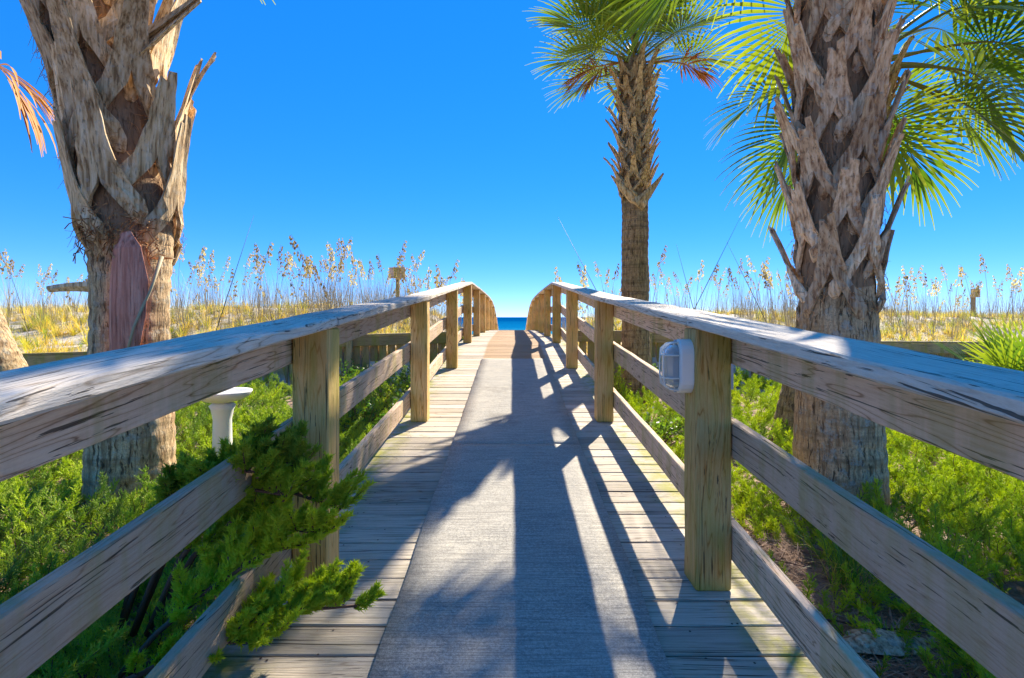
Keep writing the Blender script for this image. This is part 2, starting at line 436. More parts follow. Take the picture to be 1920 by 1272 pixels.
for k in range(46):
    yy = .55 + k * .1455
    for x in (-.80, -.77, .77, .80, -.62, .62):
        q = (x + rp.uniform(-.01, .01), yy + rp.uniform(-.03, .03)); zz = deck(q[1]) + .0012
        sc.add([(q[0] + .0045 * math.cos(a), q[1] + .0045 * math.sin(a), zz + .0045 * math.sin(a) * .08) for a in [math.pi / 3 * j for j in range(6)]], [(0, 1, 2, 3, 4, 5)])
o = link('screws', sc.mesh('screws'), simple('rusty_screw', (.06, .035, .025), .6), bw); o['kind'] = 'stuff'
PY = [a for a, b in DK if a > -1]
for a, b in zip(DK[:-1], DK[1:]):
    for x in (-.80, 0, .80):
        board('joist', (x, a[0] + .003, EYE + a[1] - .042 - .095), (x, b[0] - .003, EYE + b[1] - .042 - .095), .04, .19, M_rail, bw)
for yy in PY:
    for x in (-.7, .7):
        g = ground(x, yy) - .25
        if deck(yy) - .25 > g: post_obj('pile', x * 1.0, yy, g, deck(yy) - .235, .12, .12, M_post, bw)

XI, XO = .71, .852
def railing(sx, side):
    rl = empty('railing', (sx * .78, 2.13, deck(2.13)), 0,
               'weathered wooden railing along the %s side of the boardwalk%s' % (side, ', with the caged lamp on it' if sx > 0 else ', with juniper growing through it'), 'railing', 'railings of the boardwalk')
    _inv[0] = Matrix.Translation(-Vector(rl.location))
    def B(name, p0, p1, w, h, mat, **kw):
        return board(name, p0, p1, w, h, mat, rl, **kw)
    for (a, za) in DK[1:]:
        z = EYE + za; sl = .5 * ((interp(DK, a + .3) - interp(DK, a - .3)) / .6)
        o = post_obj('post', sx * .78, a, z - .002, z + 1.06 - .046 , .14, .14, M_postg if a == 2.13 else M_post, rl)
        if a in (2.13,): o['label'] = 'thick green stained post nearest the viewer'
    for (a, b) in zip(DK[:-1], DK[1:]):
        a0, z0 = a[0], EYE + a[1]; b0, z1 = b[0], EYE + b[1]
        B('cap_board', (sx * .795, a0 + .002, z0 + 1.06 - .019), (sx * .795, b0 - .002, z1 + 1.06 - .019), .20, .038, M_cap, bev=.006, seg=14, warp=.002)
        B('top_rail', (sx * .872, a0 + .003, z0 + 1.06 - .040 - .070), (sx * .872, b0 - .003, z1 + 1.06 - .040 - .070), .037, .139, M_rail)
        B('middle_rail', (sx * .872, a0 + .003, z0 + .585), (sx * .872, b0 - .003, z1 + .585), .037, .140, M_rail)
        B('bottom_rail', (sx * .872, a0 + .003, z0 + .185), (sx * .872, b0 - .003, z1 + .185), .037, .138, M_rail)
    _inv[0] = Matrix(); return rl
railing(-1, 'left'); railing(1, 'right')

# carpet runners
def mat_carpet():
    t = NT('grey_outdoor_carpet'); p = t.pos()
    f = t.noise(t.map(p, (230, 260, 200)), 1, 3, .7); rib = t.noise(t.map(p, (6, 160, 30)), 1, 2, .6); b = t.noise(p, 3.0, 5, .6)
    gr = t.noise(t.map(p, (90, 90, 60)), 1, 3, .8)
    col = t.ramp(f, [(.30, (.34, .31, .25)), (.5, (.56, .52, .44)), (.72, (.76, .72, .62))])
    col = t.mix(t.ramp(gr, [(.35, .55), (.6, 0)]), col, (.10, .10, .10))
    col = t.mix(t.ramp(b, [(.35, 0), (.7, .4)]), col, (.62, .56, .46))
    st = t.noise(t.map(p, (1.6, 1.1, 1)), 1, 5, .7)
    col = t.mix(t.ramp(st, [(.56, 0), (.68, .35)]), col, (.20, .18, .15))
    sdn = t.noise(p, 7, 5, .75)
    col = t.mix(t.ramp(sdn, [(.58, 0), (.70, .45)]), col, (.74, .66, .52))
    col = t.mix(t.ramp(rib, [(.35, .45), (.6, 0)]), col, (.13, .125, .12))
    return t.done(t.bsdf(col, .97, t.bump(t.math('ADD', f, rib), .45, .004), Specular_IOR_Level=.05))
M_carpet = mat_carpet()
def carpet(y0, y1, label, x0=-.43, x1=.49):
    vs = []; n = int((y1 - y0) / .07); cols = 8
    rr = random.Random(int(y0 * 10))
    for lay in (1, 0):
        for j in range(n + 1):
            y = y0 + (y1 - y0) * j / n; e = .010 * mnoise.noise(Vector((y * 1.6, 0, 0))) + .003 * mnoise.noise(Vector((y * 9, 4, 0)))
            for i in range(cols + 1):
                x = x0 + e + (x1 - x0) * i / cols
                z = deck(y) + .003 + .007 * lay + .006 * (1 + mnoise.noise(Vector((x * 2.5, y * 3, 3)))) * lay
                vs.append((x, y, z))
    m = (n + 1) * (cols + 1); c = cols + 1; fs = []
    for j in range(n):
        for i in range(cols):
            a = j * c + i; fs.append((a, a + 1, a + c + 1, a + c)); fs.append((m + a, m + a + c, m + a + c + 1, m + a + 1))
        a = j * c; fs.append((a, a + c, m + a + c, m + a)); a = j * c + cols; fs.append((a + c, a, m + a, m + a + c))
    for i in range(cols):
        fs.append((i + 1, i, m + i, m + i + 1)); a = n * c + i; fs.append((a, a + 1, m + a + 1, m + a))
    me = bpy.data.meshes.new('carpet'); me.from_pydata(vs, [], fs)
    me.polygons.foreach_set('use_smooth', [True] * len(fs))
    o = link('carpet_runner', me, M_carpet); tag(o, label, 'carpet', 'carpet runners laid end to end on the boardwalk')
carpet(-.55, 3.835, 'grey outdoor carpet runner on the boardwalk, nearer one under the palm shadow')
carpet(3.85, 7.58, 'grey outdoor carpet runner on the boardwalk, farther one up the slope')

# ------------------------------------------------------------------ bulkhead lamp and conduit on the first right post
def racetrack(h, w, n=10):
    r = w / 2; s = h / 2 - r; pts = []
    for k in range(n + 1):
        a = math.pi * k / n; pts.append((r * math.cos(a), s + r * math.sin(a)))
    for k in range(n + 1):
        a = math.pi + math.pi * k / n; pts.append((r * math.cos(a), -s + r * math.sin(a)))
    return pts
def lamp():
    L = empty('bulkhead_lamp', (.709, 2.13, EYE - .195), 0, 'white oval caged bulkhead lamp on the near right post', 'lamp')
    def ring_mesh(levels, cap0=True, cap1=True, name='housing'):
        mb = MB(); vs = []; n = 0
        for (h, w, x) in levels:
            rt = racetrack(h, w); n = len(rt); vs += [(-x, a, b) for a, b in rt]
        fs = [(i * n + k, i * n + (k + 1) % n, (i + 1) * n + (k + 1) % n, (i + 1) * n + k) for i in range(len(levels) - 1) for k in range(n)]
        if cap0: fs.append(tuple(range(n))[::-1])
        if cap1: fs.append(tuple((len(levels) - 1) * n + k for k in range(n)))
        mb.add(vs, fs); return mb.mesh(name)
    link('housing', ring_mesh([(.215, .112, 0), (.215, .112, .046), (.208, .105, .053), (.185, .082, .054), (.183, .08, .040)]), M_white, L)
    t = NT('frosted_lamp_glass'); gm = t.done(t.bsdf((.55, .62, .62), .25, None, Transmission_Weight=.55, IOR=1.4))
    link('lens', ring_mesh([(.172, .074, .046), (.170, .073, .075), (.150, .060, .098), (.10, .03, .108)], True, True, 'lens'), gm, L)
    for zc in (-.045, .0, .045):
        mb = MB(); pts = [(-.048, -.046, zc), (-.085, -.044, zc), (-.108, -.030, zc), (-.116, 0, zc), (-.108, .030, zc), (-.085, .044, zc), (-.048, .046, zc)]
        if zc == 0: continue
        mb.tube(pts, .0032, 6); link('cage_bar', mb.mesh('cage_bar', True), M_white, L)
    for yc in (-.0, .026, -.026):
        mb = MB(); pts = [(-.048, yc, -.096), (-.085, yc, -.090), (-.108, yc, -.070), (-.119 + abs(yc) * .3, yc, -.03), (-.119 + abs(yc) * .3, yc, .03), (-.108, yc, .070), (-.085, yc, .090), (-.048, yc, .096)]
        mb.tube(pts, .0032, 6); link('cage_bar', mb.mesh('cage_bar', True), M_white, L)
    for s in (1, -1):
        mb = MB(); mb.tube([(-.05, 0, s * .099), (-.062, 0, s * .099)], .006, 8); link('screw', mb.mesh('screw'), M_grey, L)
lamp()
cd = empty('conduit', (.872, 2.225, .02), 0, 'pale grey electrical conduit with junction box behind the near right post', 'conduit')
mb = MB(); mb.tube([(.015, 0, -.1), (.015, 0, .92)], .011, 10); link('pipe', mb.mesh('pipe', True), M_grey, cd)
mb = MB(); mb.box((.02, .005, 1.015), (.026, .02, .055)); link('junction_box', mb.mesh('junction_box'), M_grey, cd)

# ------------------------------------------------------------------ dune fence
def fence(xs, label):
    x0 = xs[0]
    fe = empty('retaining_fence', (x0, interp(FY, x0), 0), 0, label, 'fence', 'low board fences holding back the dune')
    _inv[0] = Matrix.Translation(-Vector(fe.location))
    pr = random.Random(int(x0 * 10) + 99)
    for a, b in zip(xs[:-1], xs[1:]):
        pa = Vector((a, interp(FY, a), interp(FZ, a))); pb = Vector((b, interp(FY, b), interp(FZ, b)))
        up = Vector((0, 0, 0))
        o = board('cap_board', pa + Vector((.003, 0, -.019)), pb + Vector((-.003, 0, -.019)), .17, .038, M_fence, fe)
        off = Vector((0, -.062, -.13))
        o = board('waler', pa + off, pb + off, .038, .18, M_fence, fe)
        o = post_obj('post', a, pa.y - .13, -.1, pa.z - .042, .10, .10, M_fence, fe)
        n = int((pb - pa).length / .152)
        for k in range(n):
            q = pa.lerp(pb, (k + .5) / n)
            o = post_obj('fence_board', q.x, q.y + pr.uniform(-.004, .004), -.08, q.z - .042, .142, .022, M_fence, fe)
    _inv[0] = Matrix()
fence([-12, -10.2, -8.4, -6.6, -4.8, -3.0, -1.15], 'low board fence below the dune on the left of the boardwalk')
fence([1.15, 2.65, 4.6, 6.6, 8.6, 10.6, 12.6], 'low board fence below the dune on the right of the boardwalk')

# ------------------------------------------------------------------ palms
def trunk_mesh(path, prof, seed=0, ringamp=.012, ringstep=.11, n=32, flare=True):
    """path: z -> (dx, dy), prof: [(z, r)] local"""
    mb = MB(); vs = []; zs = []; z = prof[0][0]
    while z < prof[-1][0]: zs.append(z); z += .025
    for z in zs:
        r = interp(prof, z); dx, dy = path(z)
        rg = ringamp * (abs(math.sin(math.pi * (z + .02 * mnoise.noise(Vector((seed, z * 3, 0)))) / ringstep)) ** .4 - .8)
        for k in range(n):
            a = 2 * math.pi * k / n; c, s = math.cos(a), math.sin(a)
            rr = r + rg + .012 * mnoise.noise(Vector((c * 3 + seed, s * 3, z * 2.5))) + .006 * mnoise.noise(Vector((c * 14, s * 14, z * 3 + seed)))
            vs.append((dx + rr * c, dy + rr * s, z))
    m = len(zs)
    fs = [(i * n + k, i * n + (k + 1) % n, (i + 1) * n + (k + 1) % n, (i + 1) * n + k) for i in range(m - 1) for k in range(n)]
    fs.append(tuple((m - 1) * n + k for k in range(n)))
    mb.add(vs, fs); return mb.mesh('trunk', True)

def boot_mesh(Rr, L, A, vm, wa, w1, w2, out, seed, t0=.02, bow=0.0, off=.0):
    """leaf base: two arms hugging the trunk that meet and rise into a stub. origin on trunk axis height base; X tangential, Y outward from axis"""
    rr = random.Random(seed); mb = MB(); N = 11
    skew = rr.uniform(-.12, .12) if t0 < .02 else rr.choice((-1, 1)) * rr.uniform(.15, .55)
    jag = rr.uniform(.0, .10)
    for s in (-1, 1):
        vs = []
        lv = 1 - (jag if s > 0 else 0)
        for i in range(N + 1):
            v = i / N * lv
            if v < vm:
                q = v / vm; ph = A * (1 - q) ** 1.1; width = (wa + (w1 / 2 - wa) * q) * min(1, .35 + v * 5); ain = ph; aout = ph + width / Rr
            else:
                q = (v - vm) / (1 - vm); ain = 0; aout = (w1 / 2 + (w2 / 2 - w1 / 2) * q ** .8) / Rr
            sk = skew * v; ej = rr.uniform(-.10, .10) * (aout - ain); aout += ej
            rad = Rr + off + .012 - .045 * max(0, 1 - v / .16) + out * L * max(0, v - vm * .45) ** 1.5 + bow * math.sin(v * math.pi)
            th = t0 * (1.0 - .45 * v) * (.5 if v == 0 else 1)
            if i == N: th *= .7
            for (aa, tt, lift) in ((ain, th, 0), ((ain + aout) / 2, th, .006 if v < vm else -.004), (aout, th * .45, -.004 if v < vm else .012)):
                ang = s * aa + sk * .5
                # past the merge the stub is straight, not wrapped round the trunk
                for lay in (1, 0):
                    ra = rad + lift + (tt if lay else -.004)
                    if v < vm: x, y = math.sin(ang) * ra, math.cos(ang) * ra
                    else:
                        k2 = min(1, (v - vm) / .25); x1, y1 = math.sin(ang) * ra, math.cos(ang) * ra
                        x2, y2 = ang * Rr, ra
                        x, y = x1 + (x2 - x1) * k2, y1 + (y2 - y1) * k2
                    vs.append((x, y, v * L + (rr.uniform(-.03, .015) if i == N else rr.uniform(-.004, .004))))
        fs = []
        for i in range(N):
            a, b = i * 6, (i + 1) * 6
            fs += [(a + 0, b + 0, b + 2, a + 2), (a + 2, b + 2, b + 4, a + 4), (a + 4, b + 4, b + 5, a + 5), (a + 5, b + 5, b + 3, a + 3), (a + 3, b + 3, b + 1, a + 1), (a + 1, b + 1, b + 0, a + 0)]
        fs.append((0, 2, 4, 5, 3, 1)); e = N * 6; fs.append((e, e + 1, e + 3, e + 5, e + 4, e + 2))
        if s < 0: fs = [f[::-1] for f in fs]
        mb.add(vs, fs)
    return mb.mesh('leaf_base')

G = Vector((0, 0, -1))
def bend(p, d, L, n, g):
    pts = [Vector(p)]; d = Vector(d).normalized()
    for i in range(n):
        d = (d + G * g * L / n).normalized(); pts.append(pts[-1] + d * L / n)
    return pts, d
def frond(parent, base, az, el, plen, blade, g=.8, dead=False, seed=0, nseg=34, spread=118, name='frond', sg=None, mat=None):
    rr = random.Random(seed)
    d = Vector((math.cos(az) * math.cos(el), math.sin(az) * math.cos(el), math.sin(el)))
    pts, dd = bend(base, d, plen, 8, g * .55)
    o0 = pts[-1]
    costa, dend = bend(o0, dd, blade * .38, 6, g * 2.2)
    side = dd.cross(Vector((0, 0, 1)))
    if side.length < .15: side = Vector((-math.sin(az), math.cos(az), 0))
    side.normalize()
    side = (side + Vector((0, 0, rr.uniform(-.35, .35)))).normalized()
    up = side.cross(dd).normalized()
    mb = MB()
    sg = (1.5 if dead else .9) * g if sg is None else sg
    dth = 2 * R(spread) / (nseg - 1)
    for k in range(nseg):
        t = -1 + 2 * k / (nseg - 1); th = t * R(spread)
        ci = (1 - abs(t)) * 6; i0 = min(5, int(ci)); o = costa[i0].lerp(costa[i0 + 1], ci - i0)
        fwd = (dd * (1 - (1 - abs(t))) + dend * (1 - abs(t))).normalized()
        u2 = side.cross(fwd).normalized()
        dir0 = fwd * math.cos(th) + side * math.sin(th) + u2 * (.28 * abs(math.sin(th)) + rr.uniform(-.05, .05))
        if dead: dir0 += Vector((rr.uniform(-.2, .2), rr.uniform(-.2, .2), rr.uniform(-.3, .1)))
        L = blade * (.62 + .38 * math.cos(th * .62)) * rr.uniform(.88, 1.06)
        if dead: L *= rr.uniform(.7, 1)
        n = 7; p = o.copy(); dcur = dir0.normalized(); vs = []; cs = []
        for i in range(n + 1):
            q = i / n
            lat = u2.cross(dcur); lat = (lat - dcur * lat.dot(dcur)).normalized()
            nn = dcur.cross(lat).normalized()
            w = (1.35 if dead else 1) * max(.0035, min(q * L * math.tan(dth / 2) * 1.04, .023 * (blade / .8) * (1.0 if q < .5 else max(.02, (1 - (q - .5) * 1.9)))))
            fold = .35 if not dead else .5
            vs += [p - lat * w + nn * 0, p - nn * w * fold, p + lat * w + nn * 0]; cs += [q * q] * 3
            dcur = (dcur + G * sg * (q ** 1.6) * L * 3.2 / n * (1 if q < .99 else 1)).normalized()
            p = p + dcur * L / n
        fs = []
        for i in range(n):
            a, b = i * 3, i * 3 + 3; fs += [(a, a + 1, b + 1, b), (a + 1, a + 2, b + 2, b + 1)]
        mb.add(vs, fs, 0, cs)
    o = link(name, mb.mesh('frond', True, True), mat or (M_dead if dead else M_frond), parent)
    s = MB(); wst = .014 * blade / .8
    s.tube(pts + costa[1:], [wst * 1.5 - wst * .7 * i / 8 for i in range(9)] + [wst * .7 * (1 - i / 7) for i in range(1, 7)], 5)
    st = link('stem', s.mesh('stem', True), M_dead if dead else M_stem, o)
    if dead: o['label'] = 'dead brown frond'
    return o

def palm(name, loc, prof, path, label, bmat, boots, tmat, seed):
    pm = empty('palm_tree', loc, 0, label, 'palm', 'palms beside the boardwalk')
    link('trunk', trunk_mesh(path, prof, seed), tmat, pm)
    rr = random.Random(seed)
    vars_ = []
    for b in boots:   # dict: z0,z1,n,R,L,A,...
        meshes = [boot_mesh(b['R'], b['L'] * rr.uniform(.88, 1.12), b['A'] * rr.uniform(.9, 1.1), b['vm'], b['wa'], b['w1'] * rr.uniform(.9, 1.1), b['w2'] * rr.uniform(.8, 1.2), b['out'] * rr.uniform(.75, 1.3), seed * 31 + k, b.get('t', .02), b.get('bow', 0), b.get('off', 0)) for k in range(7)]
        for m in meshes: m.materials.append(bmat)
        for i in range(b['n']):
            z = b['z0'] + (b['z1'] - b['z0']) * i / max(1, b['n'] - 1)
            dx, dy = path(z)
            a = b.get('a0', 0) + i * b.get('da', R(137.5)) + rr.uniform(-.08, .08)
            sc = rr.uniform(.99, 1.06)
            o = link('leaf_base', meshes[i % 7], None, pm)
            o.matrix_local = Matrix.Translation((dx, dy, z + rr.uniform(-.015, .015))) @ Matrix.Rotation(a, 4, 'Z') @ Matrix.Rotation(rr.uniform(-.05, .05), 4, 'X') @ Matrix.Diagonal((sc, sc, 1, 1))
    return pm

def fibres(pm, path, z0, z1, rad, n, seed, mat):
    rr = random.Random(seed); mb = MB()
    for i in range(n):
        a = rr.uniform(0, 6.28); z = rr.uniform(z0, z1); dx, dy = path(z); r = rad + rr.uniform(-.005, .03)
        p = Vector((dx + r * math.cos(a), dy + r * math.sin(a), z)); L = rr.uniform(.05, .16); da = rr.uniform(-.4, .4)
        q = Vector((dx + (r + .02) * math.cos(a + da * .5), dy + (r + .02) * math.sin(a + da * .5), z - L * .5 * rr.uniform(-.6, 1)))
        e = Vector((dx + (r + rr.uniform(0, .07)) * math.cos(a + da), dy + (r + .03) * math.sin(a + da), z - L * rr.uniform(-.6, 1)))
        mb.tube([p, q, e], [.0022, .0018, .0008], 3, 0, False)
    o = link('fibre', mb.mesh('fibre'), mat, pm); o['kind'] = 'stuff'

def crown(pm, base, n, blade, plen, seed, elev=(75, -35), g=.8, deadn=0, skip=None, nseg=34, az0=0):
    rr = random.Random(seed)
    for i in range(n):
        f = i / max(1, n - 1)
        el = R(elev[0] + (elev[1] - elev[0]) * f + rr.uniform(-8, 8)); az = az0 + i * 2.39996 + rr.uniform(-.2, .2)
        if skip and skip(az, el): continue
        b = Vector(base) + Vector((math.cos(az) * .10 * f, math.sin(az) * .10 * f, .15 - .35 * f))
        frond(pm, b, az, el, plen * rr.uniform(.85, 1.1), blade * rr.uniform(.88, 1.1), g, i >= n - deadn, seed * 100 + i, nseg)

# right near palm
RP = (2.205, 3.55, 0)
pr_ = palm('r', RP, [(-.15, .31), (.1, .285), (.5, .262), (1.2, .232), (1.5, .215), (2.6, .212), (4.1, .225)], lambda z: (-.03 - .005 * z, 0), 
           'large palm on the right with crisscrossed grey leaf bases', M_bootR,
           [dict(z0=1.18, z1=3.75, n=54, R=.222, L=.68, A=R(46), vm=.50, wa=.095, w1=.135, w2=.08, out=.27, t=.018)], M_barkR, 11)
fibres(pr_, lambda z: (-.03 - .005 * z, 0), 1.3, 3.8, .228, 900, 5, M_fibre)
crown(pr_, (-.05, 0, 4.25), 12, .78, .75, 21, (75, -10), .7)
# left near palm
LP = (-2.53, 3.55, 0)
pl_ = palm('l', LP, [(-.15, .29), (.1, .262), (.6, .245), (1.3, .222), (1.8, .238), (2.4, .25), (4.3, .28)], lambda z: (-.005 * z - .19 * max(0, z - 1.9) ** 1.1, 0),
           'large palm on the left flaring upwards in long tan leaf bases', M_bootL,
           [dict(z0=1.66, z1=2.25, n=12, R=.262, L=.85, A=R(34), vm=.30, wa=.15, w1=.235, w2=.10, out=.17, t=.022, da=R(137.5)),
            dict(z0=2.25, z1=3.05, n=15, R=.27, L=.90, A=R(34), vm=.30, wa=.15, w1=.215, w2=.09, out=.32, t=.022, a0=.7),
            dict(z0=3.05, z1=3.85, n=14, R=.28, L=.9, A=R(30), vm=.30, wa=.14, w1=.2, w2=.08, out=.6, t=.022, a0=.2)], M_barkL, 12)
fibres(pl_, lambda z: (-.005 * z - .19 * max(0, z - 1.9) ** 1.1, 0), 1.75, 3.8, .265, 700, 6, M_fibre)
crown(pl_, (-.35, 0, 4.4), 14, .8, .75, 22, (75, 25), .7)
def stub(parent, p, az, el, L, w1, w2, mat, label=None, g=.2, name='leaf_base', roll=0):
    pts, _ = bend(p, (math.cos(az) * math.cos(el), math.sin(az) * math.cos(el), math.sin(el)), L, 6, g)
    mb = MB(); vs = []
    for i, q in enumerate(pts):
        t = (pts[min(i + 1, 6)] - pts[max(i - 1, 0)]).normalized(); lat = t.cross(Vector((0, 0, 1))).normalized(); lat = Matrix.Rotation(roll, 3, t) @ lat; nn = lat.cross(t)
        w = w1 + (w2 - w1) * (i / 6) ** .8; h = w * .20
        for (a, b) in ((-1, .5), (-.5, -.6), (.5, -.6), (1, .5), (.4, .25), (-.4, .25)): vs.append(q + lat * a * w / 2 + nn * b * h)
    fs = [(i * 6 + k, i * 6 + (k + 1) % 6, (i + 1) * 6 + (k + 1) % 6, (i + 1) * 6 + k) for i in range(6) for k in range(6)]
    fs += [(5, 4, 3, 2, 1, 0), tuple(36 + k for k in range(6))]
    mb.add(vs, fs); o = link(name, mb.mesh(name), mat, parent)
    if label: o['label'] = label
    return o
# left palm extras: spathe hanging in front, stubs, the forked stub at the top right
def sheet(name, parent, pts, widths, mat, nrm=(0, -1, 0), th=.012, curl=.3, label=None):
    mb = MB(); vs = []; n = len(pts); pts = [Vector(p) for p in pts]; nrm = Vector(nrm)
    for i, p in enumerate(pts):
        t = (pts[min(i + 1, n - 1)] - pts[max(i - 1, 0)]).normalized(); lat = t.cross(nrm).normalized(); w = widths[i] / 2
        for u in (-1, -.5, 0, .5, 1): vs.append(p + lat * u * w + nrm * (-curl * w * u * u))
        for u in (1, .5, 0, -.5, -1): vs.append(p + lat * u * w + nrm * (-curl * w * u * u - th * (1.2 - abs(u))))
    fs = [(i * 10 + k, i * 10 + (k + 1) % 10, (i + 1) * 10 + (k + 1) % 10, (i + 1) * 10 + k) for i in range(n - 1) for k in range(10)]
    fs += [tuple(range(10))[::-1], tuple((n - 1) * 10 + k for k in range(10))]
    mb.add(vs, fs); o = link(name, mb.mesh(name), mat, parent)
    if label: o['label'] = label
    return o
sheet('leaf_base', pl_, [(.17, -.30, 1.80), (.19, -.335, 1.70), (.20, -.34, 1.5), (.19, -.34, 1.3), (.17, -.33, 1.12), (.155, -.32, .95)], [.06, .17, .235, .225, .19, .15], M_spathe, label='reddish brown leaf base hanging down in front of the trunk')
mb = MB(); mb.tube([(.33, -.20, 1.66), (.32, -.29, 1.45), (.25, -.335, 1.22), (.20, -.345, 1.0)], [.013, .010, .008, .008], 6); link('dry_stem', mb.mesh('dry_stem', True), M_oat, pl_)
stub(pl_, (-.22, -.03, 1.47), R(183), R(6), .30, .10, .05, M_bootR, 'short grey stub pointing left', .8, roll=R(50))
stub(pl_, (.22, -.1, 1.66), R(-10), R(0), .14, .07, .03, M_bootR, 'short stub on the right side', .2)
stub(pl_, (.05, -.14, 2.88), R(-8), R(38), .66, .20, .06, M_bootL, 'forked leaf base sticking out to the right', .15, roll=R(60))
stub(pl_, (.08, -.14, 3.02), R(-8), R(24), .58, .17, .05, M_bootL, None, -.3, roll=R(60))
fr = MB(); rr = random.Random(4)
for i in range(130):
    a = rr.uniform(-2.1, -.45); z = rr.uniform(1.68, 1.92); r = .27 + rr.uniform(0, .03)
    p = Vector((r * math.cos(a), r * math.sin(a), z)); q = p + Vector((rr.uniform(-.08, .08), -rr.uniform(0, .05), rr.uniform(-.13, .05)))
    fr.tube([p, (p + q) / 2 + Vector((0, -.02, 0)), q], .0035, 3)
o = link('fibre', fr.mesh('fibre'), M_fibre, pl_); o['kind'] = 'stuff'

# middle palm
MP = (1.87, 8.05, 0)
pm_ = palm('m', MP, [(-.15, .25), (.3, .225), (1.2, .20), (2.9, .195), (4.9, .20), (5.2, .16)], lambda z: (-.005 * z, 0),
           'slender palm beyond the right railing with its crown at the top of the picture', M_bootM,
           [dict(z0=2.98, z1=4.85, n=74, R=.205, L=.42, A=R(40), vm=.42, wa=.06, w1=.10, w2=.055, out=.50, t=.020)], M_bark2, 13)
stub(pm_, (.08, -.20, 2.90), R(182), R(28), .66, .20, .035, M_bootM, 'long curved leaf base reaching left', -.9, roll=R(65))
stub(pm_, (-.02, -.21, 2.92), R(-3), R(45), .60, .24, .03, M_bootM, 'long curved leaf base reaching right', -.5, roll=R(-65))
crown(pm_, (-.02, 0, 5.24), 36, .76, .62, 23, (80, 10), .5, 0)
frond(pm_, (-.08, -.05, 5.10), R(178), R(2), .50, .62, .9, True, 881, 34, 70)
frond(pm_, (-.08, -.05, 5.12), R(200), R(-12), .45, .55, 1.1, True, 882, 34, 70)
frond(pm_, (.08, -.05, 5.10), R(-12), R(2), .55, .6, .9, True, 883, 34, 80)
# back right palm, its crown spreads behind the right near palm
BP = (2.83, 5.35, 0)
pb_ = palm('b', BP, [(-.15, .27), (.2, .23), (1.0, .20), (3.7, .20)], lambda z: (.19 * z, -.02 * z),
           'leaning palm mostly hidden behind the large right palm', M_bootM,
           [dict(z0=2.2, z1=3.55, n=36, R=.21, L=.45, A=R(40), vm=.42, wa=.06, w1=.10, w2=.055, out=.5)], M_bark2, 14)
frond(pb_, (.85, -.2, 3.72), R(-5), R(6), .70, .72, 1.5, False, 884, 38, 112)
frond(pb_, (.60, -.15, 3.62), R(186), R(10), .50, .60, 1.1, False, 885, 36, 112)
crown(pb_, (.74, 0, 3.85), 30, .78, .82, 24, (65, -38), .75, 0, lambda az, el: math.cos(az) < -.75 and el > R(-22))
# far left leaning palm
FP = (-4.47, 5.0, 0)
pf_ = palm('f', FP, [(-.15, .27), (.2, .23), (1.0, .21), (4.2, .20)], lambda z: (-.45 * z, 0),
           'palm leaning out of the picture at the far left edge', M_bootM,
           [dict(z0=2.4, z1=4.0, n=36, R=.21, L=.5, A=R(40), vm=.42, wa=.06, w1=.10, w2=.055, out=.5)], M_bark, 15)
crown(pf_, (-1.5, 0, 4.2), 22, .8, .8, 25, (75, 30), .75, 0, lambda az, el: math.cos(az) > -.3)
q = P(-70, 95, 4.7) - Vector(FP)
frond(pf_, q, R(-5), R(-12), .22, .82, 1.2, True, 771, 38, 60)

# low palmetto at the right edge
pp = empty('palmetto', P(1935, 760, 5.6), 0, 'low green palmetto at the right edge in front of the fence', 'palm shrub')
pp.location.z = 0
for i in range(13):
    frond(pp, (0, 0, .15), R(180 + (i - 6) * 24), R(40 + (i % 3) * 15), .55, .55, .5, False, 900 + i, 26, 90)

# ------------------------------------------------------------------ instanced ground cover ("stuff")
def gn_tree(coll):
    ng = bpy.data.node_groups.new('scatter', 'GeometryNodeTree')
    ng.interface.new_socket('Geometry', in_out='INPUT', socket_type='NodeSocketGeometry')
    ng.interface.new_socket('Geometry', in_out='OUTPUT', socket_type='NodeSocketGeometry')
    N = ng.nodes; Lk = ng.links
    gi = N.new('NodeGroupInput'); go = N.new('NodeGroupOutput')
    ci = N.new('GeometryNodeCollectionInfo'); ci.inputs[0].default_value = coll; ci.inputs['Separate Children'].default_value = True; ci.inputs['Reset Children'].default_value = True
    ip = N.new('GeometryNodeInstanceOnPoints'); ip.inputs['Pick Instance'].default_value = True
    def attr(n, ty):
        a = N.new('GeometryNodeInputNamedAttribute'); a.data_type = ty; a.inputs[0].default_value = n; return a.outputs[0]
    e = N.new('FunctionNodeEulerToRotation'); Lk.new(attr('rot', 'FLOAT_VECTOR'), e.inputs[0])
    Lk.new(gi.outputs[0], ip.inputs['Points']); Lk.new(ci.outputs[0], ip.inputs['Instance'])
    Lk.new(attr('idx', 'INT'), ip.inputs['Instance Index']); Lk.new(e.outputs[0], ip.inputs['Rotation']); Lk.new(attr('scl', 'FLOAT_VECTOR'), ip.inputs['Scale'])
    Lk.new(ip.outputs[0], go.inputs[0]); return ng
def scatter(name, pts, protos):
    """pts: (pos, euler, scale-vector, idx)"""
    coll = bpy.data.collections.new(name + '_pieces')
    for k, m in enumerate(protos):
        o = bpy.data.objects.new('%s_piece_%02d' % (name, k), m); coll.objects.link(o)
    me = bpy.data.meshes.new(name); me.from_pydata([tuple(p[0]) for p in pts], [], [])
    a = me.attributes.new('rot', 'FLOAT_VECTOR', 'POINT'); a.data.foreach_set('vector', [c for p in pts for c in p[1]])
    a = me.attributes.new('scl', 'FLOAT_VECTOR', 'POINT'); a.data.foreach_set('vector', [c for p in pts for c in p[2]])
    a = me.attributes.new('idx', 'INT', 'POINT'); a.data.foreach_set('value', [p[3] for p in pts])
    o = link(name, me); md = o.modifiers.new('scatter', 'NODES'); md.node_group = gn_tree(coll)
    tag(o, kind='stuff'); return o

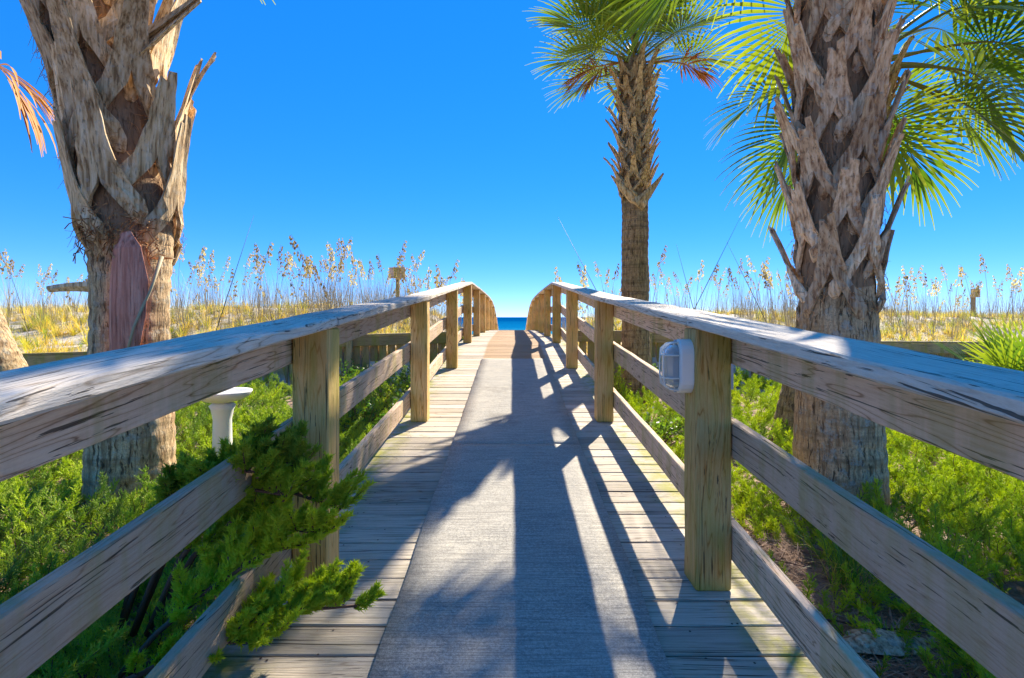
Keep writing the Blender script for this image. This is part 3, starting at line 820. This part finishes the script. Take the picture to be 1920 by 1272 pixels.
def spray(mb, base, d, L, rr, dens=1.0, twig=True, mi=0):
    """one juniper spray: stem with feathery branchlets"""
    d = Vector(d).normalized(); n = 9
    side = d.cross(Vector((0, 0, 1)))
    if side.length < .1: side = Vector((1, 0, 0))
    side.normalize(); pts = [Vector(base)]
    dc = d.copy()
    for i in range(n):
        dc = (dc + Vector((rr.uniform(-.12, .12), rr.uniform(-.12, .12), .05 - .03 * i / n))).normalized(); pts.append(pts[-1] + dc * L / n)
    if twig: mb.tube([pts[0], pts[3], pts[6], pts[9]], [.0045, .0035, .0025, .0015], 3, 1, False)
    for i in range(1, n + 1):
        for j in range(int(4 * dens)):
            s = 1 if (i + j) % 2 else -1
            t = (pts[i] - pts[i - 1]).normalized()
            roll = rr.uniform(-.9, .9)
            ax = (side * s * math.cos(roll) + t.cross(side) * math.sin(roll)).normalized()
            bd = (t * rr.uniform(.7, 1.1) + ax * rr.uniform(.5, .9) + Vector((0, 0, .15))).normalized()
            bl = L * rr.uniform(.16, .30) * (1.15 - .6 * i / n)
            p0 = pts[i - 1].lerp(pts[i], rr.random())
            for k in range(9):
                q = .12 + .88 * k / 8
                c = p0 + bd * bl * q
                td = (bd + Vector((rr.uniform(-.8, .8), rr.uniform(-.8, .8), rr.uniform(-.5, .8)))).normalized()
                tl = .021 * rr.uniform(.6, 1.3); w = .0028
                u = td.cross(Vector((rr.uniform(-1, 1), rr.uniform(-1, 1), rr.uniform(-1, 1)))).normalized() * w
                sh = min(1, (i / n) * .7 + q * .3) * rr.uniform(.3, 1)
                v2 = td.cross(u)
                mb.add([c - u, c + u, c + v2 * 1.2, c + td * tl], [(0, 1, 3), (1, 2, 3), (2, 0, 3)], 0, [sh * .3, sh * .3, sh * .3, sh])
            e = p0 + bd * bl
            mb.add([p0 - side * .002, p0 + side * .002, e], [(0, 1, 2)], 0, .2)
def spray_proto(seed, mats):
    rr = random.Random(seed); mb = MB(); spray(mb, (0, 0, 0), (0, .9, .35), .30, rr, 1.3)
    me = mb.mesh('spray', False, True)
    for m in mats: me.materials.append(m)
    return me
P_j = [spray_proto(i, (M_jun, M_twig)) for i in range(5)]
P_jl = [spray_proto(i + 20, (M_junL, M_twig)) for i in range(5)]

trunks = [(RP[0], RP[1], .36), (LP[0], LP[1], .36), (MP[0], MP[1], .25), (2.83, 5.35, .28), (FP[0], FP[1], .3)]
def clear(x, y):
    if abs(x) < 1.0: return False
    for (a, b, r) in trunks:
        if (x - a) ** 2 + (y - b) ** 2 < r * r: return False
    return True
def mound(x, y, side):
    m = .09 + .15 * (.5 + nz(x, y, .9, 11)) + .11 * nz(x, y, 2.6, 12)
    if side < 0:
        m -= .10 * math.exp(-((x + 2.1) ** 2 + (y - 3.9) ** 2) / .5)
        m += .05 * math.exp(-((x + 2.2) ** 2 + (y - 1.9) ** 2) / 1.5)
    m *= sm(.98, 1.35, abs(x))
    if side > 0: 
        m *= sm(.0, .5, mulch_d(x, y))
    return max(.02, m)
def mulch_d(x, y):
    # distance-like value from the bare mulch strip on the right
    if x < 0: return 1
    edge = 1.33 + .22 * nz(y, 0, 1.1, 6) + .32 * math.exp(-((y - 2.6) / .7) ** 2)
    if y > 4.2: return 1
    return (x - edge)
def juniper_pts(side):
    rr = random.Random(31 + side); pts = []
    def put(x, y, s, zoff=0):
        g = ground(x, y); m = mound(x, y, side)
        z = g + m * rr.uniform(.35, 1.0) - .05 + zoff
        # outward lean follows the mound's slope a little
        rz = rr.uniform(0, 6.28); rx = rr.uniform(-.25, .75)
        pts.append(((x, y, z), (rx, rr.uniform(-.4, .4), rz), (s, s, s), rr.randrange(5)))
    def region(x0, x1, y0, y1, dens, s):
        n = int(abs(x1 - x0) * (y1 - y0) * dens)
        for _ in range(n):
            x, y = rr.uniform(x0, x1), rr.uniform(y0, y1)
            if not clear(x, y): continue
            if y > interp(FY, x) - .35: continue
            if side > 0:
                md = mulch_d(x, y)
                if md < 0 and rr.random() > .10: continue
            if nz(x, y, 1.6, 14) < -.42: continue
            put(x, y, s * rr.uniform(.75, 1.25))
    if side < 0:
        region(-1.0, -4.2, .3, 3.6, 230, .66); region(-1.0, -6.0, 3.6, 6.3, 110, .85); region(-4.2, -7, .8, 3.6, 90, .9); region(-1.1, -9, 6.3, 10, 38, 1.0)
    else:
        region(1.0, 4.4, .3, 4.0, 270, .60); region(1.0, 6.5, 4.0, 6.5, 110, .8); region(4.4, 7.5, 1.2, 4.0, 90, .85); region(1.1, 10, 6.5, 10, 38, 1.0)
    return pts
o = scatter('juniper_ground_cover', juniper_pts(-1), P_j); o['label'] = 'dark green creeping juniper covering the ground on the left'
o = scatter('juniper_ground_cover', juniper_pts(1), P_jl); o['label'] = 'lime green creeping juniper covering the ground on the right'

# juniper shrub growing through the left railing
def shrub(loc, label, branches, seed, mats=(M_jun, M_twig)):
    sh = empty('juniper_shrub', loc, 0, label, 'juniper', 'junipers spilling through the left railing')
    rr = random.Random(seed)
    for br_ in branches:
        p0, p1, n, L = br_[:4]; lift = br_[4] if len(br_) > 4 else 0
        p0 = Vector(p0) - Vector(loc); p1 = Vector(p1) - Vector(loc)
        mid = (p0 + p1) / 2 + Vector((0, 0, .06 + lift)); pts = [p0, p0.lerp(mid, .5) + Vector((0, 0, .02 + lift * .3)), mid, mid.lerp(p1, .5) + Vector((0, 0, .02 + lift * .3)), p1]
        mb = MB(); mb.tube(pts, [.012, .010, .008, .006, .004], 6)
        br = link('branch', mb.mesh('branch', True), M_twig, sh)
        fb = MB(); ax = (p1 - p0).normalized()
        for k in range(n):
            q = (k + rr.random()) / n; q = .30 + .70 * q
            i = min(3, int(q * 4)); b = pts[i].lerp(pts[i + 1], q * 4 - i)
            sd = Vector((rr.uniform(-1, 1), rr.uniform(-1, 1), rr.uniform(-.5, .6)))
            if k == n - 1: sd *= .1; b = pts[4] - ax * .03
            spray(fb, b + sd * .008, ax * .9 + sd * .7, L * rr.uniform(.7, 1.15), rr, 1.1)
        me = fb.mesh('foliage', False, True)
        for m in mats: me.materials.append(m)
        fo = link('foliage', me, None, br)
    return sh
shrub((-1.5, 1.75, .05), 'dark juniper pushing over the middle rail of the left railing',
      [((-1.4, 1.9, .15), P(350, 925, 1.66), 19, .11, .08), ((-1.4, 1.9, .15), P(425, 905, 1.64), 24, .11, .08), ((-1.35, 1.9, .15), P(490, 885, 1.66), 28, .12, .12),
       ((-1.35, 1.9, .15), P(560, 875, 1.72), 32, .13, .17), ((-1.3, 1.9, .15), P(640, 955, 1.80), 35, .13, .15), ((-1.3, 1.9, .12), P(610, 1000, 1.74), 28, .12, .08),
       ((-1.3, 1.9, .15), P(540, 930, 1.70), 28, .13, .12), ((-1.3, 1.7, .08), P(580, 1010, 1.74), 28, .13, .02)], 5, (M_junL, M_twig))
shrub((-1.1, 1.65, .1), 'bright juniper tuft lying over the deck edge at the foot of the left post',
      [((-1.25, 1.75, .10), P(640, 1100, 1.80), 27, .12), ((-1.25, 1.7, .10), P(680, 1135, 1.76), 25, .11), ((-1.2, 1.6, .10), P(585, 1140, 1.70), 24, .12),
       ((-1.3, 1.6, .08), P(500, 1200, 1.62), 22, .13)], 6, (M_junL, M_twig))

# pine straw on the mulch
def litter_proto(seed):
    rr = random.Random(seed); mb = MB()
    for i in range(14):
        p = Vector((rr.uniform(-.06, .06), rr.uniform(-.06, .06), rr.uniform(.002, .012))); a = rr.uniform(0, 6.28); L = rr.uniform(.03, .09)
        q = p + Vector((math.cos(a) * L, math.sin(a) * L, rr.uniform(-.004, .012))); s = Vector((-math.sin(a), math.cos(a), 0)) * .0016
        mb.add([p - s, p + s, q + s, q - s], [(0, 1, 2, 3)])
    me = mb.mesh('litter'); me.materials.append(M_straw); return me
pts = []
for _ in range(2600):
    x, y = rnd.uniform(.97, 2.6), rnd.uniform(.6, 5)
    if not clear(x, y) or mulch_d(x, y) > .25: continue
    pts.append(((x, y, ground(x, y)), (rnd.uniform(-.1, .1), rnd.uniform(-.1, .1), rnd.uniform(0, 6.28)), (1.2, 1.2, 1.2), rnd.randrange(4)))
for _ in range(1500):
    x, y = rnd.uniform(-3, -.97), rnd.uniform(.6, 6)
    pts.append(((x, y, ground(x, y)), (rnd.uniform(-.1, .1), rnd.uniform(-.1, .1), rnd.uniform(0, 6.28)), (1.2, 1.2, 1.2), rnd.randrange(4)))
o = scatter('pine_straw', pts, [litter_proto(i) for i in range(4)]); o['label'] = 'brown pine straw littering the mulch'

pts = []
for _ in range(70):
    x, y = rnd.uniform(-.84, .84), rnd.uniform(1.2, 7)
    pts.append(((x, y, deck(y) + .012), (0, 0, rnd.uniform(0, 6.28)), (.45, .45, .45), rnd.randrange(3)))
def bit_proto(seed):
    rr = random.Random(seed); mb = MB()
    for i in range(2):
        a = rr.uniform(0, 6.28); p = Vector((rr.uniform(-.1, .1), rr.uniform(-.1, .1), 0)); L = rr.uniform(.02, .07); q = p + Vector((math.cos(a), math.sin(a), .03)) * L; s2 = Vector((-math.sin(a), math.cos(a), 0)) * .003
        mb.add([p - s2, p + s2, q], [(0, 1, 2)])
    me = mb.mesh('bit'); me.materials.append(M_straw); return me
o = scatter('fallen_debris', pts, [bit_proto(i) for i in range(3)]); o['label'] = 'small dry leaf bits scattered on the boardwalk'

# blades / tufts
def blade(mb, p, az, H, lean, w, curve=.5, mi=0, n=4):
    pts = []; q = Vector(p); el = R(90) - lean
    for i in range(n + 1):
        pts.append(q.copy()); d = Vector((math.cos(az) * math.cos(el), math.sin(az) * math.cos(el), math.sin(el))); q = q + d * H / n; el -= curve / n
    s = Vector((-math.sin(az), math.cos(az), 0)); vs = []
    for i, q in enumerate(pts):
        ww = w * (1 - (i / n) ** 1.5) + .0004; vs += [q - s * ww, q + s * ww]
    mb.add(vs, [(2 * i, 2 * i + 1, 2 * i + 3, 2 * i + 2) for i in range(n)], mi)
def tuft_proto(seed, n, H, w, mat, spread=.5, curve=1.0):
    rr = random.Random(seed); mb = MB()
    for i in range(n):
        a = rr.uniform(0, 6.28); blade(mb, (math.cos(a) * .04 * rr.random(), math.sin(a) * .04 * rr.random(), 0), a, H * rr.uniform(.5, 1.1), rr.uniform(0, spread), w, curve * rr.uniform(.3, 1.3))
    me = mb.mesh('tuft'); me.materials.append(mat); return me
pts = []; rr = random.Random(77)
for _ in range(8000):
    x = rr.uniform(-17, 18); y = 8.1 + (rr.random() ** 1.3) * 14
    if y < interp(FY, x) + .15: continue
    if abs(x) < 1.15 + (.0 if y < 12 else .4): continue
    k = nz(x, y, .55, 21) + .25 * nz(x, y, 2, 22)
    if k < (-.06 if x < 0 else -.4): continue
    s = rr.uniform(.7, 1.4) * (1.0 if x < 0 else .8)
    pts.append(((x, y, ground(x, y) - .02), (0, 0, rr.uniform(0, 6.28)), (s, s, s * rr.uniform(.7, 1.1)), rr.randrange(5)))
o = scatter('dune_grass', pts, [tuft_proto(i, 26, .34, .004, M_grassY, .8, 1.1) for i in range(5)]); o['label'] = 'yellow green dune grass'

tf = empty('grass_tuft', (1.58, 2.5, ground(1.58, 2.5)), 0, 'wispy green grass tuft on the mulch beside the right railing', 'grass tuft')
mb = MB()
for i in range(75):
    a = rr.uniform(0, 6.28); blade(mb, (rr.gauss(0, .05), rr.gauss(0, .05), 0), a, rr.uniform(.15, .42), rr.uniform(.0, .7), .0026, rr.uniform(.3, 1.6))
link('blades', mb.mesh('blades'), M_grassG, tf)['kind'] = 'stuff'
mb = MB()
for i in range(40):
    a = rr.uniform(0, 6.28); blade(mb, (rr.gauss(0, .05), rr.gauss(0, .05), 0), a, rr.uniform(.12, .4), rr.uniform(.2, 1.1), .002, rr.uniform(.6, 2))
link('dry_blades', mb.mesh('dry_blades'), M_grassY, tf)['kind'] = 'stuff'

# fallen leaf base, sticks
fb = sheet('fallen_leaf_base', None, [(0, 0, .02), (.09, .01, .045), (.19, 0, .05), (.30, -.02, .035), (.42, -.03, .03)], [.05, .13, .15, .10, .045], M_bootR, (0, 0, 1), .010, .45)
fb.location = (1.26, 2.02, ground(1.3, 2.02) + .02); fb.rotation_euler = (R(8), R(4), R(14))
tag(fb, 'pale pinkish palm leaf base lying on the mulch near the right railing', 'leaf base')
for (p, az, L, lb) in (((1.16, 2.2, .03), R(-8), .5, 'thin brown stick lying on the mulch beside the fallen leaf base'),
                       ((.98, 2.95, .05), R(-35), .6, 'dark bent stick on the bare mulch behind the near right post'),):
    mb = MB(); q = [Vector((0, 0, 0))]; a = az
    for i in range(6): a += rnd.uniform(-.25, .25); q.append(q[-1] + Vector((math.cos(a), math.sin(a), rnd.uniform(-.03, .05))) * L / 6)
    mb.tube(q, [.006, .006, .005, .005, .004, .003, .002], 5); o = link('stick', mb.mesh('stick', True), M_twig); o.location = p
    tag(o, lb, 'stick')
mb = MB(); q = [(-1.9, 1.25, .10), (-1.6, 1.32, .12), (-1.35, 1.5, .13), (-1.15, 1.55, .20)]
mb.tube(q, [.016, .015, .012, .008], 7); o = link('stick', mb.mesh('stick', True), simple('red_stick', (.30, .10, .05), .7)); tag(o, 'reddish bare juniper limb on the ground below the left railing', 'stick')

# birdbath
bbp = P(417, 741, 4.4)
bb = empty('birdbath', (bbp.x, bbp.y, 0), 0, 'white birdbath on a pedestal among the junipers', 'birdbath')
zt = bbp.z
mb = MB(); mb.lathe([(.0, zt - .06), (.07, zt - .06), (.13, zt - .045), (.20, zt - .01), (.225, zt + .025), (.225, zt + .035), (.205, zt + .03), (.15, zt + .0), (.0, zt - .015)], 36)
link('bowl', mb.mesh('bowl', True), M_plaster, bb)
mb = MB(); mb.lathe([(.13, 0), (.13, .05), (.10, .08), (.075, .2), (.07, zt - .2), (.085, zt - .12), (.10, zt - .085), (.07, zt - .06)], 28)
link('pedestal', mb.mesh('pedestal', True), M_plaster, bb)

# signs on the dune
def dsign(px, py, d, w, h, label, thick=.05, pw=.045):
    p = P(px, py, d); g = ground(p.x, p.y)
    s = empty('sign_post', (p.x, p.y, g), 0, label, 'sign')
    o = post_obj('post', 0, .06, -.2, p.z - g + h / 2 + .01, pw * 2, pw * 2, M_fence, s)
    mb = MB(); mb.box((0, .06 - pw - thick / 2 - .002, p.z - g), (w / 2, thick / 2, h / 2)); link('sign_board', mb.mesh('sign_board'), M_rail, s)
    mb = MB(); mb.box((0, .06 - pw - thick - .006, p.z - g), (w * .2, .004, h * .46)); link('batten', mb.mesh('batten'), M_post, s)
dsign(745, 512, 15.5, .46, .32, 'small square sign seen from the back on a post among the sea oats', .04, .05)
dsign(1828, 550, 15.5, .20, .24, 'narrow weathered post with a small box on the dune at the far right', .08, .045)

# leafy shrubs by the boardwalk
def leaf_shrub(loc, Rr, H, n, label, seed, mat=M_shrub):
    rr = random.Random(seed); z0 = ground(loc[0], loc[1]); sh = empty('beach_shrub', (loc[0], loc[1], z0), 0, label, 'shrub', 'leafy shrubs beside the boardwalk')
    sb = MB(); lb = MB()
    for i in range(n):
        a = rr.uniform(0, 6.28); r = Rr * rr.random() ** .6; top = Vector((math.cos(a) * r, math.sin(a) * r, H * rr.uniform(.5, 1) * (1 - .4 * (r / Rr) ** 2)))
        sb.tube([(0, 0, 0), top * .5 + Vector((0, 0, .05)), top], [.005, .004, .002], 3)
        for k in range(14):
            q = rr.uniform(.35, 1); c = top * q + Vector((0, 0, .04)) + Vector((rr.gauss(0, .03), rr.gauss(0, .03), rr.gauss(0, .03)))
            d = Vector((rr.gauss(0, 1), rr.gauss(0, 1), rr.gauss(.4, .6))).normalized(); L = rr.uniform(.03, .06); u = d.cross(Vector((rr.gauss(0, 1), rr.gauss(0, 1), rr.gauss(0, 1)))).normalized() * L * .28
            lb.add([c, c + d * L * .5 + u, c + d * L, c + d * L * .5 - u], [(0, 1, 2, 3)])
    link('stems', sb.mesh('stems'), M_twig, sh); o = link('leaves', lb.mesh('leaves'), mat, sh); o['kind'] = 'stuff'
SH = [((-1.45, 5.2), .5, .55, 40, 'yellow green leafy shrub outside the left railing, nearest of the three there'),
      ((-1.6, 6.6), .55, .7, 40, 'leafy shrub outside the left railing behind the second post'),
      ((-1.5, 8.4), .5, .8, 34, 'leafy shrub outside the left railing just before the fence'),
      ((1.4, 5.1), .4, .35, 30, 'low leafy shrub outside the right railing beside the second post'),
      ((1.35, 7.1), .35, .75, 26, 'leafy shrub poking through the right railing at the third post'),
      ((2.8, 9.3), .6, .6, 30, 'leafy shrub before the right fence beside the slender palm'),
      ((-3.0, 9.2), .7, .6, 34, 'leafy shrub before the left fence'),
      ((7.3, 8.6), .7, .5, 34, 'leafy shrub before the right fence beside the palmetto'),
      ((-1.2, 13.2), .3, .6, 22, 'small leafy shrub beside the left railing at the top of the boardwalk')]
for k, (l, r, h, n, lb) in enumerate(SH): leaf_shrub(l, r, h, n, lb, 50 + k)

# ------------------------------------------------------------------ sea oats
def oat_meshes(seed, H, big=1.0):
    rr = random.Random(seed); az = rr.uniform(0, 6.28); lean = rr.uniform(.02, .22); curve = rr.uniform(.15, .7)
    pts = []; q = Vector((0, 0, 0)); el = R(90) - lean; n = 12
    for i in range(n + 1):
        pts.append(q.copy()); q = q + Vector((math.cos(az) * math.cos(el), math.sin(az) * math.cos(el), math.sin(el))) * H / n
        el -= curve / n * (.2 + 2.0 * (i / n) ** 2) 
    mb = MB(); mb.tube(pts, [.0058 - .0035 * i / n for i in range(n + 1)], 3, 0, False)
    for k in range(3): blade(mb, (0, 0, .0), rr.uniform(0, 6.28), H * rr.uniform(.4, .75), rr.uniform(.05, .35), .0045, rr.uniform(.3, 1.4), 0, 5)
    st = mb.mesh('stem')
    hb = MB(); j0 = 9
    for k in range(int(34 * big)):
        f = k / (34 * big); s = j0 + f * (n - j0); i = min(n - 1, int(s)); b = pts[i].lerp(pts[i + 1], s - i)
        out = (.075 * (1 - f * .75)) * big; a = rr.uniform(0, 6.28)
        tip = b + Vector((math.cos(a) * out * rr.uniform(.3, 1) + math.cos(az) * .02, math.sin(a) * out * rr.uniform(.3, 1) + math.sin(az) * .02, -rr.uniform(-.02, .05)))
        L = rr.uniform(.034, .055) * (.8 + .3 * big); w = L * .33; dn = Vector((rr.uniform(-.4, .4), rr.uniform(-.4, .4), -1)).normalized(); u = dn.cross(Vector((math.cos(a + 1), math.sin(a + 1), 0))).normalized() * w
        u2 = dn.cross(u).normalized() * w * .5
        hb.add([tip, tip + dn * L * .45 + u, tip + dn * L, tip + dn * L * .45 - u, tip + dn * L * .4 + u2], [(0, 1, 4), (1, 2, 4), (2, 3, 4), (3, 0, 4)])
        hb.add([b, b + Vector((0, 0, .002)), tip], [(0, 1, 2)])
    return st, hb.mesh('seed_head')
OAT = [oat_meshes(i, H, b) for i, (H, b) in enumerate(((1.25, .9), (1.4, 1.0), (1.1, .7), (1.55, 1.3), (1.3, 1.0), (1.0, .6), (1.45, 1.2), (1.2, .8)))]
for s_, h_ in OAT: s_.materials.append(M_oat); h_.materials.append(M_seed)
def oat(x, y, k, sc, rz, label):
    e = empty('sea_oat', (x, y, ground(x, y) - .02), rz, label, 'sea oat', 'sea oats on the dune')
    e.scale = (sc, sc, sc)
    link('stem', OAT[k][0], None, e); link('seed_head', OAT[k][1], None, e)
rr = random.Random(123)
bands = [(-8, 168, 24, 1.0, 'far left dune, left of the large palm'), (330, 500, 30, 1.05, 'left dune just right of the large palm'), (500, 640, 26, 1.1, 'left dune above the near left railing'),
         (600, 700, 22, 1.2, 'left dune, the tallest cluster'), (700, 880, 60, 1.05, 'left dune where it meets the top of the railing'),
         (1055, 1160, 24, 1.0, 'right dune left of the slender palm'), (1220, 1400, 26, .95, 'right dune just right of the slender palm'),
         (1400, 1505, 22, 1.1, 'right dune left of the large palm'), (1650, 1925, 52, .9, 'right dune right of the large palm')]
for (a, b, n, sc, lb) in bands:
    for i in range(n):
        px = rr.uniform(a, b); d = rr.uniform(10.8, 16.5)
        if 700 <= px < 880: d = rr.uniform(11.5, 19)
        x = (px - 960) * d / F
        if abs(x) < 1.25: d = max(1.3, abs(x)) / abs(px - 960) * F; x = math.copysign(1.3, x); 
        if d > 22: continue
        oat(x, d, rr.randrange(8), sc * rr.uniform(.8, 1.38), rr.uniform(0, 6.28), 'tan sea oat on the ' + lb)
# thin dry culms between them: stuff
def culm_proto(seed):
    rr = random.Random(seed); mb = MB()
    for i in range(9):
        a = rr.uniform(0, 6.28); blade(mb, (rr.gauss(0, .12), rr.gauss(0, .12), 0), a, rr.uniform(.5, 1.15), rr.uniform(0, .25), .0028, rr.uniform(0, .5), 0, 5)
    me = mb.mesh('culm'); me.materials.append(M_oat); return me
pts = []
for (a, b, n, sc, lb) in bands:
    for i in range(int(n * 3.2)):
        px = rr.uniform(a - 10, b + 10); d = rr.uniform(11.2, 18); x = (px - 960) * d / F
        if abs(x) < 1.4: continue
        s = sc * rr.uniform(.6, 1.15); pts.append(((x, d, ground(x, d) - .02), (0, 0, rr.uniform(0, 6.28)), (s, s, s), rr.randrange(4)))
o = scatter('dry_grass_culms', pts, [culm_proto(i) for i in range(4)]); o['label'] = 'thin pale dry stems among the sea oats'
# long dark leaning blades
for (p0, p1, d, lb) in (((425, 560), (476, 404), 9.6, 'long dark reed leaning right above the near left railing'),
                        ((1105, 520), (1046, 407), 11.5, 'long dark reed leaning left beside the top of the right railing'),
                        ((1318, 548), (1393, 398), 11.0, 'long dark reed leaning right between the slender palm and the large one'),
                        ((1420, 570), (1362, 452), 11.0, 'long dark reed leaning left between the slender palm and the large one'),
                        ((1295, 560), (1268, 458), 11.5, 'short dark reed right of the slender palm')):
    a = P(*p0, d); b = P(*p1, d); g = ground(a.x, a.y); dirv = (b - a).normalized(); a = a - dirv * ((a.z - g) / max(.2, dirv.z))
    mb = MB(); mb.tube([(0, 0, 0), (b - a) * .5, (b - a)], [.009, .007, .002], 4)
    o = link('reed', mb.mesh('reed', True), M_oatg); o.location = a; tag(o, lb, 'reed')
